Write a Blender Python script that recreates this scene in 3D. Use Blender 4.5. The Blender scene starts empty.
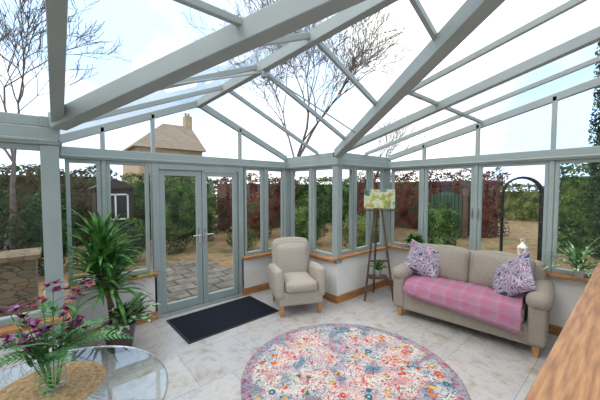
import bpy, bmesh, math, random
from mathutils import Vector, Matrix, noise as mn
random.seed(7)
R=random.Random(11)
S=bpy.context.scene
COL=S.collection

# ------------------------------------------------------------ materials
def lin(c):
    out=[]
    for v in c:
        v=v/255.0
        out.append(v/12.92 if v<=0.04045 else ((v+0.055)/1.055)**2.4)
    return tuple(out)+(1.0,)
def nm(name):
    m=bpy.data.materials.new(name); m.use_nodes=True
    nt=m.node_tree; b=nt.nodes['Principled BSDF']
    return m,nt,b
def ramp(nt,stops,interp='LINEAR'):
    r=nt.nodes.new('ShaderNodeValToRGB'); cr=r.color_ramp; cr.interpolation=interp
    while len(cr.elements)<len(stops): cr.elements.new(0.5)
    for e,(p,c) in zip(cr.elements,stops):
        e.position=p; e.color=lin(c)
    return r
def M(name,c1,c2=None,scale=8,rough=0.6,metal=0,bump=0.0,bscale=None,detail=4,stretch=None,spec=0.5):
    m,nt,b=nm(name)
    b.inputs['Roughness'].default_value=rough; b.inputs['Metallic'].default_value=metal
    b.inputs['Specular IOR Level'].default_value=spec
    if c2 is None: c2=tuple(max(0,v*0.93) for v in c1)
    tc=nt.nodes.new('ShaderNodeTexCoord'); mp=nt.nodes.new('ShaderNodeMapping')
    if stretch: mp.inputs['Scale'].default_value=stretch
    nt.links.new(tc.outputs['Object'],mp.inputs[0])
    n=nt.nodes.new('ShaderNodeTexNoise'); n.inputs['Scale'].default_value=scale; n.inputs['Detail'].default_value=detail
    nt.links.new(mp.outputs[0],n.inputs['Vector'])
    r=ramp(nt,[(0.33,c1),(0.67,c2)])
    nt.links.new(n.outputs['Fac'],r.inputs[0]); nt.links.new(r.outputs[0],b.inputs['Base Color'])
    if bump:
        n2=nt.nodes.new('ShaderNodeTexNoise'); n2.inputs['Scale'].default_value=bscale or scale*4
        nt.links.new(mp.outputs[0],n2.inputs['Vector'])
        bp=nt.nodes.new('ShaderNodeBump'); bp.inputs['Strength'].default_value=bump; bp.inputs['Distance'].default_value=0.01
        nt.links.new(n2.outputs['Fac'],bp.inputs['Height']); nt.links.new(bp.outputs[0],b.inputs['Normal'])
    return m
def multi(name,stops,scale,rough=0.8,detail=6,dist=0.0,interp='LINEAR'):
    m,nt,b=nm(name); b.inputs['Roughness'].default_value=rough
    b.inputs['Specular IOR Level'].default_value=0.25
    tc=nt.nodes.new('ShaderNodeTexCoord')
    n=nt.nodes.new('ShaderNodeTexNoise'); n.inputs['Scale'].default_value=scale; n.inputs['Detail'].default_value=detail
    n.inputs['Distortion'].default_value=dist
    nt.links.new(tc.outputs['Object'],n.inputs['Vector'])
    r=ramp(nt,stops,interp)
    nt.links.new(n.outputs['Fac'],r.inputs[0]); nt.links.new(r.outputs[0],b.inputs['Base Color'])
    return m

FRAME=M('painted_timber_sage',(148,160,158),(141,153,151),3,0.45)
FRAME2=M('painted_timber_roof',(152,161,160),(145,154,153),3,0.45)
WALL=M('plaster_white',(224,221,216),(216,214,210),4,0.8)
HOUSEWALL=M('plaster_cream',(228,224,216),(220,216,208),3,0.85)
OAK=M('oak',(184,132,80),(152,100,56),6,0.4,stretch=(1,1,6),bump=0.1)
OAKX=M('oak_counter',(184,132,82),(130,82,44),3.5,0.35,stretch=(1.2,14,8),detail=8,bump=0.1)
LEG=M('beech_leg',(196,142,88),(172,118,68),8,0.4)
FABRIC=M('linen_fabric',(160,151,139),(142,133,122),90,0.95,bump=0.4,bscale=400,spec=0.1)
FABRICC=M('oat_fabric',(180,171,160),(162,153,142),90,0.95,bump=0.4,bscale=400,spec=0.1)
CHROME=M('chrome',(200,200,200),None,4,0.2,1.0)
BLACK=M('black_metal',(24,24,26),(16,16,18),4,0.5,0.3)
DARKWOOD=M('dark_wood',(96,78,66),(70,55,46),8,0.5)
MATM=M('coir_charcoal',(46,50,60),(26,28,34),70,0.98,bump=0.9,bscale=200,spec=0.05)
MATB=M('rubber_border',(34,35,40),None,10,0.8)
POT=M('ceramic_mauve',(118,100,108),(96,80,88),6,0.4)
TERRA=M('white_pot',(225,222,216),None,6,0.4)
SOIL=M('soil',(60,45,34),(40,30,22),30,0.95)
WHITEM=M('white_metal',(235,235,232),None,5,0.4)
CANDLE=M('wax',(240,234,215),None,5,0.5)
LEAF=multi('leaf_green',[(0.35,(34,78,36)),(0.5,(64,114,50)),(0.65,(104,146,72))],12,0.45)
LEAF2=multi('leaf_variegated',[(0.42,(44,98,52)),(0.5,(92,140,82)),(0.58,(206,216,180))],22,0.45)
FERN=multi('fern_green',[(0.35,(44,96,54)),(0.65,(98,146,86))],15,0.5)
PETAL=multi('petal_burgundy',[(0.35,(84,16,44)),(0.55,(130,34,76)),(0.7,(176,70,122))],30,0.5)
PETAL2=multi('petal_lilac',[(0.4,(96,54,112)),(0.6,(168,120,168))],30,0.5)
WICKER=M('woven_jute',(186,158,118),(142,112,76),60,0.85,bump=0.8,bscale=160)
CANE=M('cane_stem',(120,98,72),(90,72,52),20,0.8)
BARK=M('bark',(104,94,88),(78,70,66),6,0.9)
BASKET=M('basket',(86,60,42),(60,40,28),50,0.9)

def glassmat(name,tint=(0.97,0.985,0.98),mx=1.0):
    m=bpy.data.materials.new(name); m.use_nodes=True; nt=m.node_tree; nt.nodes.clear()
    o=nt.nodes.new('ShaderNodeOutputMaterial'); mix=nt.nodes.new('ShaderNodeMixShader')
    t=nt.nodes.new('ShaderNodeBsdfTransparent'); t.inputs[0].default_value=(*tint,1)
    g=nt.nodes.new('ShaderNodeBsdfGlossy'); g.inputs['Roughness'].default_value=0.01
    f=nt.nodes.new('ShaderNodeLayerWeight'); f.inputs[0].default_value=0.5
    pw=nt.nodes.new('ShaderNodeMath'); pw.operation='POWER'; pw.inputs[1].default_value=4.5
    nt.links.new(f.outputs['Facing'],pw.inputs[0])
    mm=nt.nodes.new('ShaderNodeMath'); mm.operation='MULTIPLY_ADD'; mm.inputs[1].default_value=0.9; mm.inputs[2].default_value=0.035*mx; mm.use_clamp=True
    nt.links.new(pw.outputs[0],mm.inputs[0]); nt.links.new(mm.outputs[0],mix.inputs[0])
    nt.links.new(t.outputs[0],mix.inputs[1]); nt.links.new(g.outputs[0],mix.inputs[2])
    nt.links.new(mix.outputs[0],o.inputs[0]); return m
GLASS=glassmat('window_glass')
TGLASS=glassmat('table_glass',(0.88,0.94,0.93),5)
VGLASS=glassmat('vase_glass',(0.90,0.94,0.94),3.0)

def floor_mat():
    m,nt,b=nm('stone_tiles'); L=nt.links.new; tc=nt.nodes.new('ShaderNodeTexCoord')
    br=nt.nodes.new('ShaderNodeTexBrick'); br.inputs['Scale'].default_value=1.0
    br.inputs['Brick Width'].default_value=0.62; br.inputs['Row Height'].default_value=0.61
    br.inputs['Mortar Size'].default_value=0.0035; br.offset=0.5; br.inputs['Bias'].default_value=0
    br.inputs['Color1'].default_value=lin((200,197,194)); br.inputs['Color2'].default_value=lin((184,183,184)); br.inputs['Mortar'].default_value=lin((160,155,150))
    L(tc.outputs['Object'],br.inputs['Vector'])
    n=nt.nodes.new('ShaderNodeTexNoise'); n.inputs['Scale'].default_value=4.5; n.inputs['Detail'].default_value=10; n.inputs['Roughness'].default_value=0.7; n.inputs['Distortion'].default_value=.2
    L(tc.outputs['Object'],n.inputs['Vector'])
    r=ramp(nt,[(0.34,(200,180,160)),(0.43,(226,219,211)),(0.52,(243,242,241)),(0.61,(216,216,218)),(0.70,(192,193,199))])
    L(n.outputs['Fac'],r.inputs[0])
    mx=nt.nodes.new('ShaderNodeMixRGB'); mx.blend_type='MULTIPLY'; mx.inputs[0].default_value=0.9
    L(br.outputs['Color'],mx.inputs[1]); L(r.outputs[0],mx.inputs[2])
    L(mx.outputs[0],b.inputs['Base Color']); b.inputs['Roughness'].default_value=0.36
    return m
FLOOR=floor_mat()

def rug_mat():
    m,nt,b=nm('persian_rug'); L=nt.links.new
    tc=nt.nodes.new('ShaderNodeTexCoord')
    def noi(s,d,dist=0,off=0):
        mp=nt.nodes.new('ShaderNodeMapping'); mp.inputs['Location'].default_value=(off,off,0)
        L(tc.outputs['Object'],mp.inputs[0])
        n=nt.nodes.new('ShaderNodeTexNoise'); n.inputs['Scale'].default_value=s; n.inputs['Detail'].default_value=d; n.inputs['Distortion'].default_value=dist
        L(mp.outputs[0],n.inputs['Vector']); return n
    def mix(f,a,c):
        x=nt.nodes.new('ShaderNodeMixRGB'); L(f,x.inputs[0]); L(a,x.inputs[1]); L(c,x.inputs[2]); return x.outputs[0]
    hue=noi(2.2,2,0.8)
    hr=ramp(nt,[(0.32,(10,84,104)),(0.41,(60,88,114)),(0.46,(150,30,80)),(0.50,(190,20,58)),(0.54,(206,70,34)),(0.58,(34,104,96)),(0.64,(150,34,84)),(0.75,(206,146,40))])
    L(hue.outputs['Fac'],hr.inputs[0])
    fil=noi(13,1.5,2.6,5)
    fr=ramp(nt,[(0.455,(0,0,0)),(0.475,(245,245,245)),(0.53,(245,245,245)),(0.55,(0,0,0))])
    L(fil.outputs['Fac'],fr.inputs[0])
    base=noi(4,6,0.4,9)
    bb=ramp(nt,[(0.36,(122,138,152)),(0.45,(180,178,182)),(0.57,(212,204,192)),(0.68,(196,150,150))]); L(base.outputs['Fac'],bb.inputs[0])
    m1=mix(fr.outputs[0],bb.outputs[0],hr.outputs[0])
    vo=nt.nodes.new('ShaderNodeTexVoronoi'); vo.inputs['Scale'].default_value=8; L(tc.outputs['Object'],vo.inputs['Vector'])
    vr=ramp(nt,[(0.10,(0,0,0)),(0.13,(255,255,255)),(0.24,(255,255,255)),(0.29,(0,0,0))]); L(vo.outputs['Distance'],vr.inputs[0])
    h2=noi(5,2,0,3); h2r=ramp(nt,[(0.38,(216,104,30)),(0.45,(176,20,66)),(0.52,(216,176,90)),(0.58,(24,106,122))]); L(h2.outputs['Fac'],h2r.inputs[0])
    m2=mix(vr.outputs[0],m1,h2r.outputs[0])
    ln=nt.nodes.new('ShaderNodeVectorMath'); ln.operation='LENGTH'; L(tc.outputs['Object'],ln.inputs[0])
    rr_=ramp(nt,[(0.89,(0,0,0)),(0.92,(255,255,255))]); L(ln.outputs['Value'],rr_.inputs[0])
    fb=noi(22,3,1,7); fbr=ramp(nt,[(0.42,(160,44,84)),(0.46,(120,130,146)),(0.56,(152,158,168)),(0.62,(92,114,134))]); L(fb.outputs['Fac'],fbr.inputs[0])
    sc=nt.nodes.new('ShaderNodeMath'); sc.operation='MULTIPLY'; sc.inputs[1].default_value=.75; L(rr_.outputs[0],sc.inputs[0])
    m3=mix(sc.outputs[0],m2,fbr.outputs[0])
    L(m3,b.inputs['Base Color']); b.inputs['Roughness'].default_value=0.95; b.inputs['Specular IOR Level'].default_value=0.1
    bp=nt.nodes.new('ShaderNodeBump'); bp.inputs['Strength'].default_value=0.3; bp.inputs['Distance'].default_value=0.005
    n3=noi(150,2); L(n3.outputs['Fac'],bp.inputs['Height']); L(bp.outputs[0],b.inputs['Normal'])
    return m
RUG=rug_mat()
PILLOW=multi('floral_cushion',[(0.34,(60,68,98)),(0.41,(176,172,180)),(0.455,(80,44,92)),(0.50,(196,190,192)),(0.54,(104,88,130)),(0.575,(150,64,104)),(0.61,(200,192,194)),(0.70,(60,84,86))],9,0.9,2,1.6)
def throw_mat():
    m,nt,b=nm('plaid_throw'); L=nt.links.new; tc=nt.nodes.new('ShaderNodeTexCoord'); sp=nt.nodes.new('ShaderNodeSeparateXYZ'); L(tc.outputs['UV'],sp.inputs[0])
    outs=[]
    for ch,k in ((0,7),(1,4)):
        wv=nt.nodes.new('ShaderNodeMath'); wv.operation='MULTIPLY'; wv.inputs[1].default_value=k; L(sp.outputs[ch],wv.inputs[0])
        fr=nt.nodes.new('ShaderNodeMath'); fr.operation='FRACT'; L(wv.outputs[0],fr.inputs[0])
        r=ramp(nt,[(0.0,(164,104,128)),(0.44,(168,108,132)),(0.50,(148,120,138)),(0.72,(150,124,142)),(0.78,(178,126,146)),(0.94,(174,118,140)),(1.0,(164,104,128))]); L(fr.outputs[0],r.inputs[0]); outs.append(r.outputs[0])
    mx=nt.nodes.new('ShaderNodeMixRGB'); mx.inputs[0].default_value=.5; L(outs[0],mx.inputs[1]); L(outs[1],mx.inputs[2])
    L(mx.outputs[0],b.inputs['Base Color']); b.inputs['Roughness'].default_value=.95; b.inputs['Specular IOR Level'].default_value=.1; return m
THROW=throw_mat()
PAINT=multi('landscape_painting',[(0.3,(84,120,110)),(0.42,(180,180,90)),(0.5,(216,216,190)),(0.58,(120,160,160)),(0.68,(90,110,70))],7,0.6,4,0.5)

def fol(name,a,b_,c,s=2.2): return multi(name,[(0.36,a),(0.5,b_),(0.62,c)],s,0.75,8)
H_GREEN=fol('hedge_green',(22,42,20),(52,82,36),(98,124,60),3)
H_DARK=fol('hedge_dark',(18,36,22),(36,64,36),(66,96,50),3)
H_RED=fol('hedge_beech',(64,36,30),(112,62,50),(66,84,42),1.6)
H_BROWN=fol('hedge_brown',(54,46,32),(84,76,48),(66,88,44))
H_OLIVE=fol('hedge_olive',(50,64,30),(84,98,48),(124,130,70))
GROUND=multi('gravel_garden',[(0.35,(112,88,64)),(0.5,(142,116,88)),(0.65,(86,96,54))],3,0.95,10)
def paving():
    m,nt,b=nm('flagstones'); tc=nt.nodes.new('ShaderNodeTexCoord')
    br=nt.nodes.new('ShaderNodeTexBrick'); br.inputs['Scale'].default_value=1; br.inputs['Brick Width'].default_value=0.5; br.inputs['Row Height'].default_value=0.35
    br.inputs['Mortar Size'].default_value=0.022
    br.inputs['Color1'].default_value=lin((128,122,116)); br.inputs['Color2'].default_value=lin((100,95,89)); br.inputs['Mortar'].default_value=lin((58,60,40))
    n=nt.nodes.new('ShaderNodeTexNoise'); n.inputs['Scale'].default_value=6; n.inputs['Detail'].default_value=8
    r=ramp(nt,[(0.35,(150,150,120)),(0.6,(255,255,255))]); mx=nt.nodes.new('ShaderNodeMixRGB'); mx.blend_type='MULTIPLY'; mx.inputs[0].default_value=0.8
    nt.links.new(tc.outputs['Object'],br.inputs['Vector']); nt.links.new(tc.outputs['Object'],n.inputs['Vector']); nt.links.new(n.outputs['Fac'],r.inputs[0])
    nt.links.new(br.outputs['Color'],mx.inputs[1]); nt.links.new(r.outputs[0],mx.inputs[2]); nt.links.new(mx.outputs[0],b.inputs['Base Color'])
    b.inputs['Roughness'].default_value=0.8; return m
PAVE=paving()
def stone():
    m,nt,b=nm('rubble_stone'); L=nt.links.new; tc=nt.nodes.new('ShaderNodeTexCoord'); mp=nt.nodes.new('ShaderNodeMapping')
    mp.inputs['Scale'].default_value=(6.5,6.5,15); L(tc.outputs['Object'],mp.inputs[0])
    v=nt.nodes.new('ShaderNodeTexVoronoi'); v.inputs['Scale'].default_value=1; L(mp.outputs[0],v.inputs['Vector'])
    v2=nt.nodes.new('ShaderNodeTexVoronoi'); v2.feature='DISTANCE_TO_EDGE'; v2.inputs['Scale'].default_value=1; L(mp.outputs[0],v2.inputs['Vector'])
    sp=nt.nodes.new('ShaderNodeSeparateColor'); L(v.outputs['Color'],sp.inputs[0])
    r=ramp(nt,[(0,(92,80,62)),(0.5,(120,104,80)),(1,(98,94,80))]); L(sp.outputs[0],r.inputs[0])
    e=ramp(nt,[(0.0,(110,104,92)),(0.08,(255,255,255))]); L(v2.outputs['Distance'],e.inputs[0])
    mx=nt.nodes.new('ShaderNodeMixRGB'); mx.blend_type='MULTIPLY'; mx.inputs[0].default_value=.9; L(r.outputs[0],mx.inputs[1]); L(e.outputs[0],mx.inputs[2]); L(mx.outputs[0],b.inputs['Base Color'])
    b.inputs['Roughness'].default_value=0.9; return m
STONE=stone()
SANDSTONE=M('sandstone_wall',(168,150,120),(142,126,98),6,0.9)
SLATE=M('roof_tiles',(132,118,102),(110,98,84),3,0.8,stretch=(1,1,8))
SHED=M('shed_timber',(66,58,50),(48,42,38),5,0.8,stretch=(8,8,1))
DARKPANE=M('dark_pane',(40,46,50),None,4,0.1)
GATE=M('gate_green',(52,84,64),(40,70,52),6,0.6,stretch=(8,8,1))

# ------------------------------------------------------------ mesh helpers
class MB:
    def __init__(s): s.v=[]; s.f=[]; s.m=[]
    def add(s,vs,fs,mi=0):
        o=len(s.v); s.v+= [tuple(p) for p in vs]; s.f+=[tuple(i+o for i in f) for f in fs]; s.m+=[mi]*len(fs)
    def box(s,x0,y0,z0,x1,y1,z1,mi=0):
        s.add([(x0,y0,z0),(x1,y0,z0),(x1,y1,z0),(x0,y1,z0),(x0,y0,z1),(x1,y0,z1),(x1,y1,z1),(x0,y1,z1)],
              [(0,3,2,1),(4,5,6,7),(0,1,5,4),(1,2,6,5),(2,3,7,6),(3,0,4,7)],mi)
    def beam(s,p,q,w,h,mi=0,w2=None,h2=None):
        p=Vector(p);q=Vector(q);d=(q-p).normalized()
        ref=Vector((0,0,1)) if abs(d.z)<0.97 else Vector((0,1,0))
        sd=d.cross(ref).normalized(); up=sd.cross(d).normalized()
        w2=w if w2 is None else w2; h2=h if h2 is None else h2
        vs=[]
        for c,ww,hh in ((p,w,h),(q,w2,h2)):
            for a,b in ((-1,-1),(1,-1),(1,1),(-1,1)): vs.append(c+sd*a*ww/2+up*b*hh/2)
        s.add(vs,[(0,1,2,3),(7,6,5,4),(0,4,5,1),(1,5,6,2),(2,6,7,3),(3,7,4,0)],mi)
    def cyl(s,p,q,r,r2=None,n=12,mi=0):
        p=Vector(p);q=Vector(q);d=(q-p).normalized()
        ref=Vector((0,0,1)) if abs(d.z)<0.97 else Vector((0,1,0))
        a=d.cross(ref).normalized(); b=d.cross(a).normalized(); r2=r if r2 is None else r2
        vs=[];fs=[]
        for c,rr in ((p,r),(q,r2)):
            for i in range(n):
                t=2*math.pi*i/n; vs.append(c+a*math.cos(t)*rr+b*math.sin(t)*rr)
        for i in range(n): fs.append((i,(i+1)%n,n+(i+1)%n,n+i))
        fs.append(tuple(reversed(range(n)))); fs.append(tuple(range(n,2*n)))
        s.add(vs,fs,mi)
    def lathe(s,prof,c=(0,0,0),n=24,mi=0):
        vs=[];fs=[]
        for r,z in prof:
            for i in range(n):
                t=2*math.pi*i/n; vs.append((c[0]+r*math.cos(t),c[1]+r*math.sin(t),c[2]+z))
        for k in range(len(prof)-1):
            for i in range(n):
                j=(i+1)%n; fs.append((k*n+i,k*n+j,(k+1)*n+j,(k+1)*n+i))
        s.add(vs,fs,mi)
    def obj(s,name,mats,parent=None,smooth=False,bevel=0,loc=(0,0,0),rot=(0,0,0),sub=0):
        me=bpy.data.meshes.new(name); me.from_pydata(s.v,[],s.f)
        if not isinstance(mats,(list,tuple)): mats=[mats]
        for m in mats: me.materials.append(m)
        if len(mats)>1: me.polygons.foreach_set('material_index',s.m)
        if smooth: me.polygons.foreach_set('use_smooth',[True]*len(me.polygons))
        me.update()
        ob=bpy.data.objects.new(name,me); COL.objects.link(ob)
        ob.location=loc; ob.rotation_euler=rot
        if parent: ob.parent=parent
        if bevel:
            b=ob.modifiers.new('bevel','BEVEL'); b.width=bevel; b.segments=2; b.limit_method='ANGLE'
        return ob
def empty(name,loc=(0,0,0),rz=0):
    e=bpy.data.objects.new(name,None); COL.objects.link(e); e.location=loc; e.rotation_euler=(0,0,rz); e.empty_display_size=0.1; return e
def puff(name,c,half,r,pf,mat,parent,rot=(0,0,0),N=14,wob=0.004,seed=0):
    mb=bmesh.new()
    ts=[math.sin(math.pi/2*(2*i/N-1)) for i in range(N+1)]
    for ax in range(3):
        for sg in (-1,1):
            g=[]
            for a in ts:
                row=[]
                for b in ts:
                    p=[0,0,0]; p[ax]=sg; p[(ax+1)%3]=a; p[(ax+2)%3]=b
                    q=Vector([p[i]*half[i] for i in range(3)])
                    inn=Vector([max(-(half[i]-r),min(half[i]-r,q[i])) for i in range(3)])
                    d=q-inn
                    if d.length>1e-9: q=inn+d.normalized()*r
                    q[ax]+=sg*pf[ax]*(1-a*a)*(1-b*b)
                    nz=mn.noise(Vector((q.x*6+seed,q.y*6,q.z*6)))*wob*2
                    q+=q.normalized()*nz
                    row.append(mb.verts.new(q))
                g.append(row)
            for i in range(N):
                for j in range(N):
                    f=[g[i][j],g[i+1][j],g[i+1][j+1],g[i][j+1]]
                    if sg<0: f.reverse()
                    mb.faces.new(f)
    bmesh.ops.remove_doubles(mb,verts=mb.verts,dist=1e-5)
    me=bpy.data.meshes.new(name); mb.to_mesh(me); mb.free(); me.materials.append(mat)
    me.polygons.foreach_set('use_smooth',[True]*len(me.polygons))
    ob=bpy.data.objects.new(name,me); COL.objects.link(ob); ob.location=c; ob.rotation_euler=rot; ob.parent=parent
    return ob
def pillow(name,c,w,h,t,mat,parent,rot):
    N=20; mb=MB(); 
    for sg in (1,-1):
        vs=[];fs=[]
        for i in range(N+1):
            for j in range(N+1):
                u=2*i/N-1; v=2*j/N-1
                k=1-0.09*(1-v*v)*abs(u)**2; kk=1-0.09*(1-u*u)*abs(v)**2
                th=t/2*((1-u**4)*(1-v**4))**0.55
                th+=0.006*mn.noise(Vector((u*3,v*3,sg)))*(1-u*u)*(1-v*v)
                vs.append((u*w/2*k,sg*th,v*h/2*kk))
        for i in range(N):
            for j in range(N):
                a=i*(N+1)+j; f=(a,a+1,a+N+2,a+N+1); fs.append(f if sg>0 else f[::-1])
        mb.add(vs,fs)
    ob=mb.obj(name,mat,parent,True,loc=c)
    ob.rotation_mode='XYZ'; ob.rotation_euler=rot
    return ob
def strap(mb,base,az,length,width,e0,droop,n=7,mi=0,tipw=0.05,fold=0.25):
    p=Vector(base); vs=[];fs=[]
    h=Vector((math.cos(az),math.sin(az),0)); sd=Vector((-math.sin(az),math.cos(az),0))
    for i in range(n+1):
        s=i/n; e=e0-droop*s*s*1.0
        w=width*max(tipw,(math.sin(math.pi*min(1,0.18+0.82*s)))**0.8)/2
        d=h*math.cos(e)+Vector((0,0,1))*math.sin(e)
        nn=Vector((0,0,1))*math.cos(e)-h*math.sin(e)
        vs+= [p-sd*w+nn*w*fold, p, p+sd*w+nn*w*fold]
        p=p+d*length/n
    for i in range(n):
        a=i*3; fs+=[(a,a+1,a+4,a+3),(a+1,a+2,a+5,a+4)]
    mb.add(vs,fs,mi)

# ------------------------------------------------------------ plan constants
XL,XA,XB,XR=-2.2,0.03,3.2,4.5
YA,YE,YS=4.1,2.9,-2.7
ZB,ZG,ZT,ZR=2.07,2.20,2.28,2.97
ZS1,ZS2=0.63,0.75
XM=(XA+XB)/2; YR=0.1
W=0.15
mb=MB(); mb.add([(XL,YS,0),(XR,YS,0),(XR,YE,0),(XB,YE,0),(XB,YA,0),(XA,YA,0),(XA,YE,0),(XL,YE,0)],[tuple(range(8))])
vs=[(XL,YS,-.1),(XR,YS,-.1),(XR,YE,-.1),(XB,YE,-.1),(XB,YA,-.1),(XA,YA,-.1),(XA,YE,-.1),(XL,YE,-.1)]
mb.add(vs,[tuple(reversed(range(8)))])
mb.obj('floor',FLOOR)
def wall(name,b,z,mat=WALL):
    m=MB(); m.box(b[0],b[1],-0.1,b[2],b[3],z); return m.obj(name,mat)
wall('wall_north_left',(XL,YE,XA,YE+W),ZS2-.03)
wall('wall_return_left',(XA-W,YE+W,XA,YA),ZS1-.03)
mbw=MB(); mbw.box(XA-W,YA,-.1,1.0,YA+W,ZS1-.03); mbw.box(2.27,YA,-.1,XB+W,YA+W,ZS1-.03); mbw.obj('wall_north',WALL)
wall('wall_return_right',(XB,YE+W,XB+W,YA),ZS1-.03)
wall('wall_north_right',(XB,YE,XR+W,YE+W),ZS2-.05)
wall('wall_east',(XR,YS,XR+W,YE),ZS2-.05)
wall('wall_south',(XL-W,YS-W,XR+W,YS),ZT,HOUSEWALL)
m=MB(); pts=[(YS,-.1),(YE+W,-.1),(YE+W,ZT),(YR,ZR),(YS,ZT)]
m.add([(XL-W,y,z) for y,z in pts]+[(XL,y,z) for y,z in pts],[(0,4,3,2,1),(5,6,7,8,9)]+[(i,(i+1)%5,5+(i+1)%5,5+i) for i in range(5)])
m.obj('wall_west',HOUSEWALL)

segs=[('a',(XL,YE),(XA,YE),(0,1),[-1.5,-0.75],ZS2),
      ('b',(XA,YE),(XA,YA),(-1,0),[3.5],ZS1),
      ('c',(XA,YA),(1.0,YA),(0,1),[0.45],ZS1),
      ('d',(2.27,YA),(XB,YA),(0,1),[2.73],ZS1),
      ('e',(XB,YA),(XB,YE),(1,0),[3.5],ZS1+.04),
      ('f',(XB,YE),(XR,YE),(0,1),[3.62,4.06],ZS1+.08),
      ('g',(XR,YE),(XR,YS),(1,0),[2.26,1.49,0.68,-0.1,-0.9,-1.8],ZS2-.02)]
post=MB(); sill=MB(); bb=0; wn=0
OFF=0.05
def P3(p,n,o,z): return (p[0]+n[0]*o,p[1]+n[1]*o,z)
for tag,p,q,n,ps,ZS in segs:
    ax=0 if abs(q[0]-p[0])>1e-6 else 1
    pts=[p]+[((v,p[1]) if ax==0 else (p[0],v)) for v in ps]+[q]
    sill.beam(P3(p,n,0.035,ZS-0.012),P3(q,n,0.035,ZS-0.012),0.235,0.035)
    for v in pts[1:-1]: post.beam(P3(v,n,OFF,ZS),P3(v,n,OFF,ZB),0.05 if ax==0 else .09,0.09 if ax==0 else .05)
    d=Vector((q[0]-p[0],q[1]-p[1],0)).normalized()
    bbm=MB(); bbm.beam(P3(p,n,-.01,0.055),P3(q,n,-.01,0.055),0.02,0.11)
    bb+=1; bbm.obj('baseboard_%d'%bb,OAK)
    for i in range(len(pts)-1):
        wn+=1; e=empty('window_%d'%wn)
        A=Vector(P3(pts[i],n,OFF,0)); B=Vector(P3(pts[i+1],n,OFF,0))
        g1=0.065 if i==0 else .026; g2=.065 if i==len(pts)-2 else .026
        A=A+d*g1; B=B-d*g2; f=0.04
        fr=MB()
        fr.beam(A+Vector((0,0,ZS+.03)),B+Vector((0,0,ZS+.03)),0.06,0.055)
        fr.beam(A+Vector((0,0,ZB-.02)),B+Vector((0,0,ZB-.02)),0.06,0.045)
        for C in (A+d*f/2,B-d*f/2):
            hw=d*f/2; nn=Vector((n[0],n[1],0))*0.03
            vs=[C-hw-nn,C+hw-nn,C+hw+nn,C-hw+nn]
            vs=[v+Vector((0,0,ZS+.05)) for v in vs]+[v+Vector((0,0,ZB-.03)) for v in vs]
            fr.add(vs,[(0,3,2,1),(4,5,6,7),(0,1,5,4),(1,2,6,5),(2,3,7,6),(3,0,4,7)])
        fr.obj('frame',FRAME,e,bevel=0.006)
        gl=MB(); z0,z1=ZS+.05,ZB-.04
        gl.add([A+Vector((0,0,z0)),B+Vector((0,0,z0)),B+Vector((0,0,z1)),A+Vector((0,0,z1))],[(0,1,2,3)])
        gl.obj('glass',GLASS,e)
for (x,y) in [(XA-OFF,YE+OFF),(XA-OFF,YA+OFF),(XB+OFF,YA+OFF),(XB+OFF,YE+OFF),(XR+OFF,YE+OFF)]:
    post.box(x-.055,y-.055,ZS1-.03,x+.055,y+.055,ZB)
for x in (1.01,2.26): post.box(x-.04,YA,0,x+.04,YA+.11,ZB)
post.obj('trim_window_posts',FRAME,bevel=0.006)
sill.obj('trim_window_sill',OAK,bevel=0.006)
ring=MB(); zc=(ZB+ZG)/2; hh=ZG-ZB
for p,q,ev in [((XL,YE+OFF),(XA,YE+OFF),1),((XA-OFF,YE-.02),(XA-OFF,YA+.12),1),((XA-.12,YA+OFF),(XB+.12,YA+OFF),0),((XB+OFF,YA+.12),(XB+OFF,YE-.02),1),((XB,YE+OFF),(XR+.12,YE+OFF),1),((XR+OFF,YE+.12),(XR+OFF,YS),0)]:
    ring.beam((*p,zc),(*q,zc),0.13,hh)
    ring.beam((*p,ZB+.03),(*q,ZB+.03),0.155,0.025)
    if ev: ring.beam((*p,(ZG+ZT)/2),(*q,(ZG+ZT)/2),0.10,ZT-ZG)
ring.obj('trim_ring_beam',FRAME,bevel=0.008)

# doors
e=empty('door_frame'); m=MB(); m.box(1.05,YA,1.99,2.22,YA+.1,ZB); m.box(1.0,YA-.01,-.02,2.27,YA+.12,.03); m.obj('head_and_threshold',FRAME,e,bevel=.005)
for k,(x0,x1) in enumerate([(1.055,1.632),(1.638,2.215)]):
    e=empty('door_%d'%(k+1)); m=MB(); y0,y1=YA+.03,YA+.08; st=.075
    m.box(x0,y0,.035,x0+st,y1,1.985); m.box(x1-st,y0,.035,x1,y1,1.985); m.box(x0+st,y0,.035,x1-st,y1,.15); m.box(x0+st,y0,1.91,x1-st,y1,1.985)
    m.obj('leaf_frame',FRAME,e,bevel=.006)
    g=MB(); g.add([(x0+st,YA+.055,.15),(x1-st,YA+.055,.15),(x1-st,YA+.055,1.91),(x0+st,YA+.055,1.91)],[(0,1,2,3)]); g.obj('glass',GLASS,e)
    h=MB(); hx=x1-.04 if k==0 else x0+.04; sgn=-1 if k==0 else 1
    h.box(hx-.014,y0-.012,.92,hx+.014,y0,1.16); h.cyl((hx,y0-.01,1.06),(hx,y0-.05,1.06),.009); h.cyl((hx,y0-.05,1.06),(hx+sgn*.11,y0-.05,1.06),.009); h.obj('handle',CHROME,e)
h=MB()
for y in (1.455,1.525):
    h.box(XR+.005,y-.01,1.3,XR+.02,y+.01,1.46); h.beam((XR-.01,y,1.44),(XR-.01,y,1.33),.012,.018); h.cyl((XR+.01,y,1.44),(XR-.01,y,1.44),.008,n=8)
h.obj('trim_window_handles',CHROME)

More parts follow.
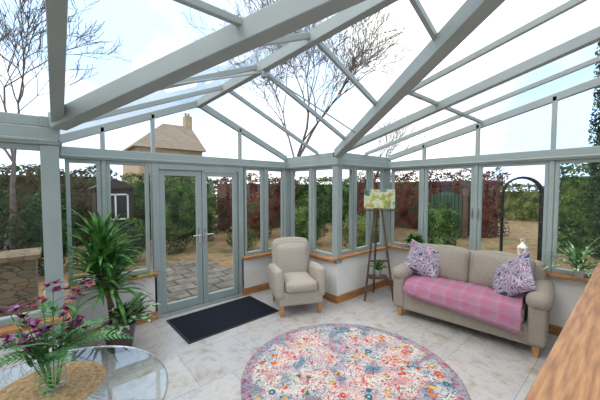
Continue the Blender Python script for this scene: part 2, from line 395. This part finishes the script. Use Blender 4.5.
# ------------------------------------------------------------ roof
def zA(x): return ZR-(ZR-ZT)*abs(x-XM)/(XB-XM)
def zB(y): return ZR-(ZR-ZT)*abs(y-YR)/(YE-YR)
roof=MB()
roof.add([(XA,YA+.1,ZT),(XM,YA+.1,ZR),(XM,YR,ZR),(XA,YE,ZT)],[(0,1,2,3)])
roof.add([(XB,YA+.1,ZT),(XB,YE,ZT),(XM,YR,ZR),(XM,YA+.1,ZR)],[(0,1,2,3)])
roof.add([(XL,YE,ZT),(XA,YE,ZT),(XM,YR,ZR),(XL,YR,ZR)],[(0,1,2,3)])
roof.add([(XB,YE,ZT),(XR+.1,YE,ZT),(XR+.1,YR,ZR),(XM,YR,ZR)],[(0,1,2,3)])
roof.add([(XL,YR,ZR),(XR+.1,YR,ZR),(XR+.1,YS,ZT),(XL,YS,ZT)],[(0,1,2,3)])
roof.v=[(x,y,z+.03) for x,y,z in roof.v]
roof.obj('ceiling',GLASS)
rf=MB()
def rb(p,q,w,h,dz=0): rf.beam((p[0],p[1],p[2]-h/2+.03+dz),(q[0],q[1],q[2]-h/2+.03+dz),w,h)
rb((XA,YE,ZT),(XM,YR,ZR),.115,.12); rb((XB,YE,ZT),(XM,YR,ZR),.115,.12)
rb((XM,YA+.1,ZR),(XM,YR,ZR),.07,.10)
rb((XL,YR,ZR),(XR+.1,YR,ZR),.07,.12)
for y,w in ((YA+.05,.06),(3.32,.032),(2.55,.032),(1.75,.032),(0.95,.032)):
    xr=XB if y>=YE else XB-(XB-XM)*(YE-y)/(YE-YR); xl=XA if y>=YE else XA+(XM-XA)*(YE-y)/(YE-YR)
    hh=.09 if w>.05 else .05
    rb((XM,y,ZR),(xr,y,zA(xr)),w,hh); rb((XM,y,ZR),(xl,y,zA(xl)),w,hh)
for x,w in ((XL+.1,.06),(-1.45,.04),(-.7,.03),(XA,.075),(XB,.075),(3.85,.032),(XR+.05,.06),(2.55,.032)):
    y0=YE
    if XA<x<XM: y0=YE-(YE-YR)*(x-XA)/(XM-XA)
    if XM<x<XB: y0=YE-(YE-YR)*(XB-x)/(XB-XM)
    hh=.09 if w>.05 else .05
    rb((x,y0,zB(y0)),(x,YR,ZR),w,hh)
for x in (XL+.1,-1.45,-.7,XA,.8,1.6,2.4,XB,3.85,XR+.05):
    rb((x,YS,ZT),(x,YR,ZR),.05,.08)
y=1.44; t=(YE-y)/(YE-YR)
rb((XL,y,zB(y)),(XA+(XM-XA)*t,y,zB(y)),.035,.04); rb((XB-(XB-XM)*t,y,zB(y)),(XR,y,zB(y)),.035,.04)
for x in (.45,1.0,2.27): rf.beam((x,YA+.05,ZG),(x,YA+.05,zA(x)),.045,.06)
for y in (2.26,1.49,.68,-.1,-.9,-1.8): rf.beam((XR+.05,y,ZG),(XR+.05,y,zB(y)),.06,.045)
rf.obj('trim_roof_frame',FRAME2,bevel=.006)
g=MB(); g.add([(XA,YA+.05,ZG),(XB,YA+.05,ZG),(XB,YA+.05,ZT),(XM,YA+.05,ZR),(XA,YA+.05,ZT)],[(0,1,2,3,4)]); wn+=1; g.obj('window_%d'%wn,GLASS)
g=MB(); g.add([(XR+.05,YE,ZG),(XR+.05,YE,ZT),(XR+.05,YR,ZR),(XR+.05,YS,ZT),(XR+.05,YS,ZG)],[(0,1,2,3,4)]); wn+=1; g.obj('window_%d'%wn,GLASS)
tr=MB()
for a,b in (((.52,2.06,2.40),(XM-.03,2.45,2.88)),((2.80,2.2,2.38),(XM+.03,2.45,2.88))): tr.cyl(a,b,.008,n=8)
tr.cyl((XM,2.45,2.90),(XM,2.45,2.84),.03,n=12)
tr.obj('trim_tie_rods',FRAME2)

# ------------------------------------------------------------ sofa
def leg(m,x,y,h=.13,s=.032): m.beam((x,y,0),(x,y,h),s*.8,s*.8,w2=s*1.5,h2=s*1.5)
sf=empty('sofa',(3.96,1.39,0),math.radians(-83))
L,Dp=1.64,.78; hl=L/2; hd=Dp/2
m=MB(); 
for x in (-hl+.1,hl-.1):
    for y in (-hd+.08,hd-.08): leg(m,x,y,.12,.045)
m.obj('legs',LEG,sf)
puff('base',(0,0,.22),(hl-.03,hd-.03,.11),.03,(0,0,0),FABRIC,sf)
AW=.19
for k,sx in enumerate((-1,1)):
    puff('arm_panel_%d'%k,(sx*(hl-AW/2),-.01,.37),(AW/2-.02,hd-.02,.24),.03,(.01,.0,0),FABRIC,sf)
    puff('arm_roll_%d'%k,(sx*(hl-AW/2+.01),-.02,.58),(AW/2+.015,hd-.01,.095),.092,(0,.01,.01),FABRIC,sf)
puff('seat_cushion_1',(-.315,-.06,.40),(.305,.33,.085),.05,(0,.02,.02),FABRIC,sf,seed=1)
puff('seat_cushion_2',(.315,-.06,.40),(.305,.33,.085),.05,(0,.02,.02),FABRIC,sf,seed=2)
puff('back_frame',(0,hd-.1,.52),(hl-.06,.09,.36),.07,(0,0,.02),FABRIC,sf,rot=(math.radians(-5),0,0))
puff('back_cushion_1',(-.33,.19,.69),(.335,.10,.24),.08,(0,.05,.02),FABRIC,sf,rot=(math.radians(-12),0,0),seed=3,wob=.008)
puff('back_cushion_2',(.33,.19,.69),(.335,.10,.24),.08,(0,.05,.02),FABRIC,sf,rot=(math.radians(-12),0,0),seed=4,wob=.008)
pillow('scatter_cushion_1',(-.52,.0,.73),.50,.46,.15,PILLOW,sf,(math.radians(-26),math.radians(20),math.radians(22)))
pillow('scatter_cushion_2',(.47,-.05,.71),.54,.48,.15,PILLOW,sf,(math.radians(-34),math.radians(-36),math.radians(-26)))
def throwm():
    m=MB(); N=60; K=30; vs=[];fs=[]
    prof=[(.04,.52),(-.07,.525),(-.2,.523),(-.33,.512),(-.395,.49),(-.425,.44),(-.435,.38),(-.44,.33),(-.445,.27)]
    def pr(s):
        t=s*(len(prof)-1); i=min(int(t),len(prof)-2); f=t-i
        return (prof[i][0]*(1-f)+prof[i+1][0]*f, prof[i][1]*(1-f)+prof[i+1][1]*f)
    for i in range(N+1):
        u=i/N; x=-.63+1.23*u
        for j in range(K+1):
            s=j/K; y,z=pr(s*(0.72+.26*u))
            w=mn.noise(Vector((x*9,s*2.5,0)))*.020+mn.noise(Vector((x*22,s*5,3)))*.008
            vs.append((x+mn.noise(Vector((s*4,x,5)))*.02, y-(abs(w)+.004 if s>.5 else 0), z+(abs(w)+.004 if s<=.55 else 0)))
    for i in range(N):
        for j in range(K):
            a=i*(K+1)+j; fs.append((a,a+K+1,a+K+2,a+1))
    m.add(vs,fs)
    uv=[((k//(K+1))/N,(k%(K+1))/K) for k in range(len(vs))]
    for i in range(0,N+1):
        v=Vector(vs[i*(K+1)+K])
        for k in range(2):
            q=v+Vector((R.uniform(-.012,.012)+k*.01,-.004,R.uniform(-.065,-.045))); m.cyl(v+Vector((k*.01,0,0)),q,.003,n=4)
    return m,uv
tm,uvs=throwm(); o=tm.obj('throw_blanket',THROW,sf,True)
uvl=o.data.uv_layers.new(name='UVMap')
for lp in o.data.loops:
    vi=lp.vertex_index
    uvl.data[lp.index].uv=uvs[vi] if vi<len(uvs) else (0.5,0.98)

# ------------------------------------------------------------ armchair
ac=empty('armchair',(2.66,3.23,0),math.radians(-25))
m=MB()
for x in (-.27,.27):
    leg(m,x,-.30,.17,.038); leg(m,x,.27,.17,.038)
m.obj('legs',LEG,ac)
puff('base',(0,-.01,.245),(.31,.34,.095),.03,(0,0,0),FABRICC,ac)
puff('seat_cushion',(0,-.07,.40),(.225,.31,.075),.05,(0,.02,.025),FABRICC,ac)
for k,sx in enumerate((-1,1)):
    puff('arm_%d'%k,(sx*.295,-.03,.42),(.062,.32,.20),.05,(.008,.01,.015),FABRICC,ac,rot=(math.radians(-5),math.radians(sx*3),0))
puff('back',(0,.26,.60),(.295,.085,.345),.075,(0,.02,.035),FABRICC,ac,rot=(math.radians(-11),0,0))
puff('back_cushion',(0,.17,.63),(.245,.065,.25),.06,(0,.03,.02),FABRICC,ac,rot=(math.radians(-11),0,0))

# ------------------------------------------------------------ rug & mat
m=MB(); m.lathe([(0,.012),(.985,.012),(1.0,.006),(1.0,.0)],n=96); m.obj('round_rug',RUG,loc=(2.057,1.70,.001))
m=MB(); m.box(-.64,-.38,0,.64,.38,.010,1); m.box(-.61,-.35,.010,.61,.35,.016,0); m.obj('doormat',[MATM,MATB],loc=(1.72,3.60,.001),rot=(0,0,math.radians(2)))

# ------------------------------------------------------------ counter
ct=empty('wooden_counter'); m=MB(); m.box(1.05,-.42,.955,4.15,.24,1.0); m.obj('worktop',OAKX,ct,bevel=.006)
m=MB(); m.box(1.15,-.36,0,4.08,.12,.955); m.obj('base',WALL,ct)

# ------------------------------------------------------------ glass table with flowers
tb=empty('glass_table',(-.11,1.71,0))
m=MB(); m.lathe([(.0001,.75),(.55,.75)],n=72); m.obj('glass_top',TGLASS,tb,True)
m=MB(); m.lathe([(.550,.738),(.556,.744),(.552,.752),(.547,.744),(.550,.738)],n=72); m.obj('rim',CHROME,tb,True)
m=MB()
for k in range(4):
    a=math.pi/4+k*math.pi/2; c,s_=math.cos(a),math.sin(a)
    m.cyl((.36*c,.36*s_,0),(.18*c,.18*s_,.38),.016); m.cyl((.18*c,.18*s_,.38),(.34*c,.34*s_,.745),.016)
m.cyl((0,0,.37),(0,0,.39),.2,n=24); m.obj('legs',CHROME,tb)
MX,MY=-.05,1.86
m=MB(); prof=[]
for i in range(13):
    r=.23*i/12; prof.append((max(r,.0001),.755+.004*(i%2)))
prof.append((.235,.752)); m.lathe(prof,n=48); m.obj('woven_placemat',WICKER,loc=(MX,MY,0))
vs=empty('flower_vase',(MX+.02,MY-.02,.760))
m=MB(); m.lathe([(.001,.002),(.045,.002),(.055,.03),(.052,.08),(.042,.12),(.05,.16)],n=28); m.obj('glass_body',VGLASS,vs,True)
st=MB(); pe=MB(); fe=MB()
rr=random.Random(5)
def blossom(c,s):
    for k in range(6):
        a=k*math.pi/3+rr.random(); strap(pe,c,a,s,s*.6,rr.uniform(.1,1.0),.9,4,mi=rr.choice((0,0,0,1)),fold=.4)
for k in range(20):
    a=rr.uniform(0,2*math.pi); sp=rr.uniform(.02,.18); hgt=rr.uniform(.24,.50)
    top=Vector((math.cos(a)*sp,math.sin(a)*sp,hgt)); st.cyl((math.cos(a)*.015,math.sin(a)*.015,.01),top*.5+Vector((0,0,.02)),.0025,n=5); st.cyl(top*.5+Vector((0,0,.02)),top,.0022,n=5)
    for q in range(3): blossom(top+Vector((rr.uniform(-.03,.03),rr.uniform(-.03,.03),rr.uniform(-.04,.02))),rr.uniform(.022,.038))
    for q in range(5): strap(fe,top*rr.uniform(.45,.9),rr.uniform(0,6.28),.08,.02,.6,.8,4,fold=.2)
def frond(base,az,length,e0,droop):
    p=Vector(base); h=Vector((math.cos(az),math.sin(az),0)); n=16
    for i in range(n):
        s=i/n; e=e0-droop*s; d=h*math.cos(e)+Vector((0,0,math.sin(e))); q=p+d*length/n
        fe.cyl(p,q,.0018,n=4)
        l=length*.22*math.sin(math.pi*(.12+.85*s))
        if i>2:
            for sg in (-1,1): strap(fe,q,az+sg*1.1,l,.010,e*.4+.1,.5,3,fold=.1)
        p=q
for k in range(15): frond((0,0,.14),k*2*math.pi/15+rr.uniform(-.2,.2),rr.uniform(.24,.36),rr.uniform(.6,1.3),rr.uniform(.7,1.6))
st.obj('stems',LEAF,vs); pe.obj('petals',[PETAL,PETAL2],vs); fe.obj('fern_leaves',FERN,vs)

# ------------------------------------------------------------ yucca
def potmb(m,r,h,mi=0):
    m.lathe([(.001,0),(r*.72,0),(r,h*.93),(r*1.05,h*.94),(r*1.05,h),(r*.93,h),(r*.9,h*.9),(.001,h*.9)],n=28,mi=mi)
yp=empty('potted_yucca',(.50,3.62,0))
m=MB(); potmb(m,.16,.28); m.obj('pot',POT,yp,True)
m=MB(); m.lathe([(.001,.265),(.14,.265)],n=20); m.obj('soil',SOIL,yp)
m=MB(); cn=[((-.06,.02,.25),(-.14,-.02,1.12)),((.03,-.02,.25),(-.06,-.06,.80)),((.0,.06,.25),(-.20,-.04,.94))]
for a,b in cn: m.cyl(a,b,.024,.018,n=10)
m.obj('canes',CANE,yp,True)
m=MB(); rr=random.Random(3)
for a,b in cn:
    for k in range(50):
        f=k/50; strap(m,Vector(b)+Vector((0,0,-.16+.2*f)),k*2.399,rr.uniform(.36,.56),.045,-.1+1.5*f+rr.uniform(-.15,.15),1.0-.5*f+rr.uniform(0,.4),7,fold=.35)
m.v=[(max(x,-.43),min(y,.44),z) for x,y,z in m.v]
m.obj('leaves',LEAF,yp)
m=MB()
for k in range(60):
    a=rr.uniform(-2.6,.9); e=rr.uniform(.35,1.35)
    strap(m,(rr.uniform(-.05,.09),rr.uniform(-.08,.06),.26),a,rr.uniform(.22,.42),.09,e,rr.uniform(.9,1.9),7,fold=.25)
m.obj('variegated_leaves',LEAF2,yp)

# ------------------------------------------------------------ easel + painting + plant
es=empty('tripod_easel',(3.83,2.62,0),math.radians(-42))
m=MB()
ap=Vector((0,.02,1.62))
for q in ((-.22,-.12,0),(.22,-.12,0),(0,.26,0)): m.beam(q,ap+Vector((q[0]*.12,q[1]*.1,0)),.03,.022)
m.beam((-.15,-.085,.62),(.15,-.085,.62),.03,.03); m.beam((-.24,-.07,1.40),(.24,-.07,1.40),.05,.02)
m.box(-.15,-.11,.34,.15,.08,.36); m.beam((0,.0,1.4),(0,.0,1.8),.03,.02)
m.obj('frame',DARKWOOD,es,bevel=.003)
m=MB(); m.box(-.235,-.075,1.43,.235,-.055,1.72); m.obj('canvas_painting',PAINT,es)
pp=empty('shelf_plant',(0,-.02,.362)); pp.parent=es; m=MB(); potmb(m,.06,.11); m.obj('pot',TERRA,pp,True)
m=MB()
for k in range(40): strap(m,(0,0,.1),k*2.4,rr.uniform(.12,.26),.035,rr.uniform(.4,1.4),1.4,6)
m.obj('leaves',LEAF,pp)

def plant(name,loc,pr,ph,n,l,w,seed,mat=LEAF,lim=None):
    e=empty(name,loc); m=MB(); potmb(m,pr,ph); m.obj('pot',TERRA,e,True); m=MB(); q=random.Random(seed)
    for k in range(n): strap(m,(0,0,ph*.9),k*2.399,q.uniform(.6,1)*l,w,q.uniform(.3,1.4),q.uniform(.8,1.8),6)
    if lim: m.v=[(min(x,lim[0]),min(y,lim[1]),max(z,lim[2])) for x,y,z in m.v]
    m.obj('leaves',mat,e); return e
ZE=ZS2-.02+.007
plant('potted_houseplant',(4.45,2.36,ZE),.045,.11,54,.24,.07,8,lim=(.05,.3,.03))
plant('spider_plant',(4.44,.40,ZE),.05,.10,60,.46,.028,9,LEAF2,lim=(.06,.9,-.5))
ln=empty('candle_lantern',(4.475,.93,ZE)); m=MB()
s=.036; H=.25; m.box(-s-.008,-s-.008,0,s+.008,s+.008,.02)
for x in (-s,s):
    for y in (-s,s): m.box(x-.005,y-.005,.02,x+.005,y+.005,H)
m.box(-s-.01,-s-.01,H,s+.01,s+.01,H+.012)
m.add([(-s-.01,-s-.01,H+.012),(s+.01,-s-.01,H+.012),(s+.01,s+.01,H+.012),(-s-.01,s+.01,H+.012),(0,0,H+.08)],[(0,1,4),(1,2,4),(2,3,4),(3,0,4)])
for k in range(12):
    a=k*math.pi/6; b=a+math.pi/6; m.cyl((0,.022*math.cos(a),H+.095+.022*math.sin(a)),(0,.022*math.cos(b),H+.095+.022*math.sin(b)),.004,n=5)
for sgx in (-1,1):
    m.beam((sgx*s,-s,.03),(sgx*s,s,H-.01),.007,.007); m.beam((sgx*s,s,.03),(sgx*s,-s,H-.01),.007,.007)
    m.beam((-s,sgx*s,.03),(s,sgx*s,H-.01),.007,.007); m.beam((s,sgx*s,.03),(-s,sgx*s,H-.01),.007,.007)
m.obj('frame',WHITEM,ln); m=MB(); m.cyl((0,0,.02),(0,0,.14),.022,n=16); m.obj('candle',CANDLE,ln)
e=empty('woven_bowl',(3.05,4.03,ZS1+.007)); m=MB(); m.lathe([(.001,0),(.05,0),(.085,.05),(.095,.09),(.085,.09),(.07,.05),(.001,.02)],n=24); m.obj('bowl',BASKET,e,True)
m=MB()
for k in range(12):
    a=k*.9; m.lathe([(.001,-.022),(.018,-.012),(.022,0),(.016,.014),(.001,.022)],c=(.045*math.cos(a)*(k%3)/2,.045*math.sin(a)*(k%3)/2,.08+.008*(k%3)),n=8)
m.obj('pine_cones',CANE,e,True)

# ------------------------------------------------------------ outside
m=MB(); m.add([(-60,-40,-.14),(80,-40,-.14),(80,80,-.14),(-60,80,-.14)],[(0,1,2,3)]); m.obj('ground',GROUND)
m=MB(); m.box(-.15,YA+W+.02,-.14,3.0,7.3,-.10); m.box(XR+W+.02,-4,-.14,6.2,YE,-.10); m.obj('patio_paving',PAVE)
def leaves(m,pt,nrm,s,q):
    d=(nrm+Vector((q.uniform(-1,1),q.uniform(-1,1),q.uniform(-1,1)))*.9).normalized()
    a=d.cross(Vector((q.uniform(-1,1),q.uniform(-1,1),q.uniform(-1,1)))).normalized(); b=d.cross(a)
    k=q.uniform(.6,1.2)*s
    m.add([pt-a*k*.5,pt+b*k*.3,pt+a*k*.5,pt-b*k*.3],[(0,1,2,3)])
def hedge(name,x0,y0,x1,y1,h,mat,n,s=.11,seed=0,wob=.25):
    q=random.Random(seed); m=MB(); bx,by=(x1-x0)/2,(y1-y0)/2
    m.box(-bx+.15,-by+.15,0,bx-.15,by-.15,h-.25)
    A=[2*bx*h,2*bx*h,2*by*h,2*by*h,4*bx*by]; T=sum(A)
    for _ in range(n):
        r=q.uniform(0,T); i=0
        while r>A[i] and i<4: r-=A[i]; i+=1
        u,v=q.uniform(-1,1),q.random()
        if i==0: p=Vector((u*bx,-by,v*h)); nn=Vector((0,-1,0))
        elif i==1: p=Vector((u*bx,by,v*h)); nn=Vector((0,1,0))
        elif i==2: p=Vector((-bx,u*by,v*h)); nn=Vector((-1,0,0))
        elif i==3: p=Vector((bx,u*by,v*h)); nn=Vector((1,0,0))
        else: p=Vector((u*bx,q.uniform(-1,1)*by,h)); nn=Vector((0,0,1))
        k=mn.noise(p*1.1+Vector((seed,0,0)))*wob+mn.noise(p*4)*wob*.4+q.uniform(-.1,.04)
        p=p+nn*k; p.z+= mn.noise(Vector((p.x*.8,p.y*.8,seed)))*wob*(p.z/h)
        leaves(m,p,nn,s,q)
    return m.obj(name,mat,loc=((x0+x1)/2,(y0+y1)/2,-.14))
def shrub(name,c,rx,ry,rz,mat,n,s=.09,seed=0):
    q=random.Random(seed); m=MB()
    for _ in range(n):
        d=Vector((q.gauss(0,1),q.gauss(0,1),q.gauss(0,1))).normalized(); 
        k=1+mn.noise(d*2+Vector((seed,0,0)))*.35-q.random()**2*.35
        p=Vector((d.x*rx*k,d.y*ry*k,rz+d.z*rz*k)); p.z=max(p.z,.01); leaves(m,p,d,s,q)
    m.lathe([(.01,rz*.3),(rx*.6,rz*.5),(rx*.65,rz),(rx*.5,rz*1.5),(.01,rz*1.7)],n=10)
    return m.obj(name,mat,loc=(c[0],c[1],-.14))
hedge('garden_hedge',-7,11.6,1.5,12.6,2.5,H_BROWN,12000,.12,1)
hedge('garden_hedge',1.9,11.2,5.0,12.4,2.3,H_GREEN,7000,.10,2)
hedge('garden_hedge',5.4,11.0,9.2,12.4,2.3,H_RED,8000,.11,3,.4)
hedge('garden_hedge',9.6,10.6,15,12,2.3,H_GREEN,7000,.12,4)
hedge('garden_hedge',12.2,3.4,13.4,10.0,2.4,H_RED,12000,.11,5,.5)
hedge('garden_hedge',11.0,-6,12.2,1.6,2.45,H_GREEN,12000,.11,6,.35)
hedge('garden_hedge',7.2,-2.2,8.4,.35,2.6,H_DARK,12000,.075,7,.35)
hedge('garden_hedge',20,-2,21,9,1.9,H_OLIVE,5000,.2,17,.3)
shrub('conifer_shrub',(2.75,8.7),.75,.65,1.2,H_GREEN,8000,.075,1)
shrub('conifer_shrub',(-1.6,8.2),.95,.7,1.3,H_DARK,6000,.09,2)
shrub('conifer_shrub',(-.1,8.4),.55,.5,.95,H_DARK,4500,.07,3)
shrub('red_shrub',(5.8,9.3),.75,.7,.85,H_RED,5500,.07,4)
shrub('conifer_shrub',(4.0,9.9),.45,.45,1.1,H_GREEN,4000,.07,14)
shrub('low_shrub',(4.2,7.6),.45,.45,.38,H_OLIVE,2600,.055,5)
shrub('low_shrub',(6.2,7.0),.75,.7,.75,H_GREEN,6000,.065,6)
shrub('low_shrub',(6.6,5.0),.65,.65,.6,H_OLIVE,5000,.065,7)
shrub('red_shrub',(8.8,6.2),.9,.9,1.0,H_RED,7000,.075,8)
shrub('conifer_shrub',(9.6,8.3),.8,.8,1.15,H_GREEN,6000,.075,18)
shrub('low_shrub',(9.3,4.1),.6,.6,.7,H_GREEN,5000,.065,9)
shrub('low_shrub',(10.6,7.2),.6,.6,.9,H_DARK,5000,.07,19)
shrub('low_shrub',(7.9,3.4),.4,.4,.32,H_GREEN,2400,.055,12)
shrub('low_shrub',(1.35,8.2),.45,.4,.55,H_GREEN,4000,.06,22)
shrub('evergreen_tree',(9.9,.40),.4,.38,3.1,H_DARK,11000,.09,13)
m=MB(); m.box(-1.9,5.2,-.14,-.22,5.7,.80); m.box(-1.95,5.15,.80,-.17,5.75,.86); m.obj('stone_garden_wall',STONE)
sh=empty('garden_shed'); m=MB(); m.box(.85,9.6,-.14,1.75,10.6,1.75); m.obj('walls',SHED,sh)
m=MB(); m.add([(.75,9.5,1.72),(1.85,9.5,1.72),(1.85,10.7,1.72),(.75,10.7,1.72),(1.3,9.5,2.0),(1.3,10.7,2.0)],[(0,4,5,3),(4,1,2,5),(0,1,4),(3,5,2)]); m.obj('roof',SHED,sh)
m=MB(); m.box(1.0,9.56,.85,1.6,9.6,1.55); m.obj('window_pane',DARKPANE,sh); m=MB()
for x in (1.0,1.3,1.6): m.box(x-.02,9.53,.83,x+.02,9.57,1.57)
for z in (.85,1.55): m.box(.98,9.53,z-.02,1.62,9.57,z+.02)
m.obj('window_bars',WHITEM,sh)
gt=empty('garden_gate'); m=MB()
for k in range(9): m.box(11.4,4.2+.13*k,-.1,11.44,4.31+.13*k,1.45+.12*math.sin(math.pi*(k+.5)/9))
m.box(11.44,4.18,.2,11.48,5.38,.3); m.box(11.44,4.18,1.1,11.48,5.38,1.2); m.obj('boards',GATE,gt)
m=MB(); m.box(11.35,4.02,-.1,11.49,4.16,1.7); m.box(11.35,5.4,-.1,11.49,5.54,1.7); m.obj('gate_posts',DARKWOOD,gt)
ga=empty('garden_arch',(7.1,1.50,-.14),math.radians(-74)); m=MB()
for y in (0,.35):
    pts=[(-.32,y,0),(-.32,y,1.75)]+[(-.32*math.cos(a),y,1.75+.34*math.sin(a)) for a in [math.pi*i/12 for i in range(1,12)]]+[(.32,y,1.75),(.32,y,0)]
    for a,b in zip(pts,pts[1:]): m.cyl(a,b,.024,n=6)
for z in (.3,.6,.9,1.2,1.5,1.75):
    for x in (-.32,.32): m.cyl((x,0,z),(x,.35,z),.012,n=6)
for a in [math.pi*i/6 for i in range(1,6)]: m.cyl((-.32*math.cos(a),0,1.75+.34*math.sin(a)),(-.32*math.cos(a),.35,1.75+.34*math.sin(a)),.012,n=6)
m.obj('frame',BLACK,ga)
nh=empty('neighbour_house'); m=MB(); m.box(4.4,22,-.14,8.8,28,4.6); m.obj('walls',SANDSTONE,nh)
m=MB(); m.add([(4.0,21.6,4.5),(9.0,21.6,4.5),(9.0,28.4,4.5),(4.0,28.4,4.5),(6.8,25,6.9),(9.0,25,6.9)],[(0,1,5,4),(2,3,4,5),(3,0,4),(1,2,5),(0,3,2,1)]); m.obj('roof',SLATE,nh)
m=MB(); m.box(8.45,24.6,6.3,9.0,25.3,7.7); m.cyl((8.6,25,7.7),(8.6,25,8.0),.1); m.cyl((8.85,25,7.7),(8.85,25,8.0),.1); m.obj('chimney',SANDSTONE,nh)
def tree(name,base,h,lean,seed,depth=6,r0=.16,spread=.55,ratio=.76,kids=3):
    q=random.Random(seed); cu=bpy.data.curves.new(name,'CURVE'); cu.dimensions='3D'; cu.bevel_depth=1.0; cu.bevel_resolution=0; cu.use_fill_caps=False
    def br(p,d,l,r,k):
        n=4; pts=[(p.copy(),r)]
        for i in range(n):
            d=(d+Vector((q.uniform(-1,1),q.uniform(-1,1),q.uniform(-.7,.9)))*.2).normalized(); p=p+d*l/n; pts.append((p.copy(),max(.006,r*(1-.38*(i+1)/n))))
            if k>0 and i in (1,2) and k<depth and q.random()<.7:
                sd=(d+Vector((q.uniform(-1,1),q.uniform(-1,1),q.uniform(-.2,.7)))*spread*1.5).normalized(); br(p.copy(),sd,l*.6,r*.45,k-2)
        sp=cu.splines.new('POLY'); sp.points.add(len(pts)-1)
        for a,(pp_,rr_) in zip(sp.points,pts): a.co=(*pp_,1); a.radius=max(rr_,.006)
        if k<=0: return
        for _ in range(kids if k>1 else 2):
            nd=(d+Vector((q.uniform(-1,1),q.uniform(-1,1),q.uniform(-.4,.6)))*spread*1.2+lean*.12).normalized()
            br(p.copy(),nd,l*ratio*q.uniform(.8,1.1),r*.6*q.uniform(.7,1),k-1)
    br(Vector((0,0,0)),(Vector((0,0,1))+lean*.2).normalized(),h,r0,depth)
    o=bpy.data.objects.new(name,cu); COL.objects.link(o); o.location=base; cu.materials.append(BARK); return o
tree('bare_tree',(7.1,9.2,-.14),2.9,Vector((.75,-.65,.15)),23,7,.12,.62,.8)
tree('bare_tree',(-.95,10.3,-.14),2.6,Vector((-.1,.1,.5)),5,6,.08,.5)
tree('bare_tree',(17,13,-.14),2.6,Vector((0,0,.4)),9,5,.12,.45)

# ------------------------------------------------------------ world and light
w=bpy.data.worlds.new('sky'); S.world=w; w.use_nodes=True; nt=w.node_tree; bg=nt.nodes['Background']
tc=nt.nodes.new('ShaderNodeTexCoord'); n=nt.nodes.new('ShaderNodeTexNoise'); n.inputs['Scale'].default_value=1.6; n.inputs['Detail'].default_value=5
nt.links.new(tc.outputs['Generated'],n.inputs['Vector'])
r=ramp(nt,[(0.42,(255,253,250)),(0.62,(178,206,238))]); nt.links.new(n.outputs['Fac'],r.inputs[0]); nt.links.new(r.outputs[0],bg.inputs[0])
bg.inputs[1].default_value=1.75
sd=bpy.data.lights.new('sun','SUN'); sd.energy=1.1; sd.angle=math.radians(25); sd.color=(1,.96,.9)
so=bpy.data.objects.new('sun',sd); COL.objects.link(so); so.rotation_euler=(math.radians(38),math.radians(12),math.radians(-120))

# ------------------------------------------------------------ camera
cd=bpy.data.cameras.new('camera'); cd.lens=17.3; cd.sensor_width=36; cd.clip_start=.02; cd.clip_end=300
co=bpy.data.objects.new('camera',cd); COL.objects.link(co); co.location=(0,0,1.75); co.rotation_euler=(math.radians(87.5),0,math.radians(-40.4))
S.camera=co
S.view_settings.view_transform='Standard'
S.view_settings.look='None'
S.view_settings.exposure=0.3
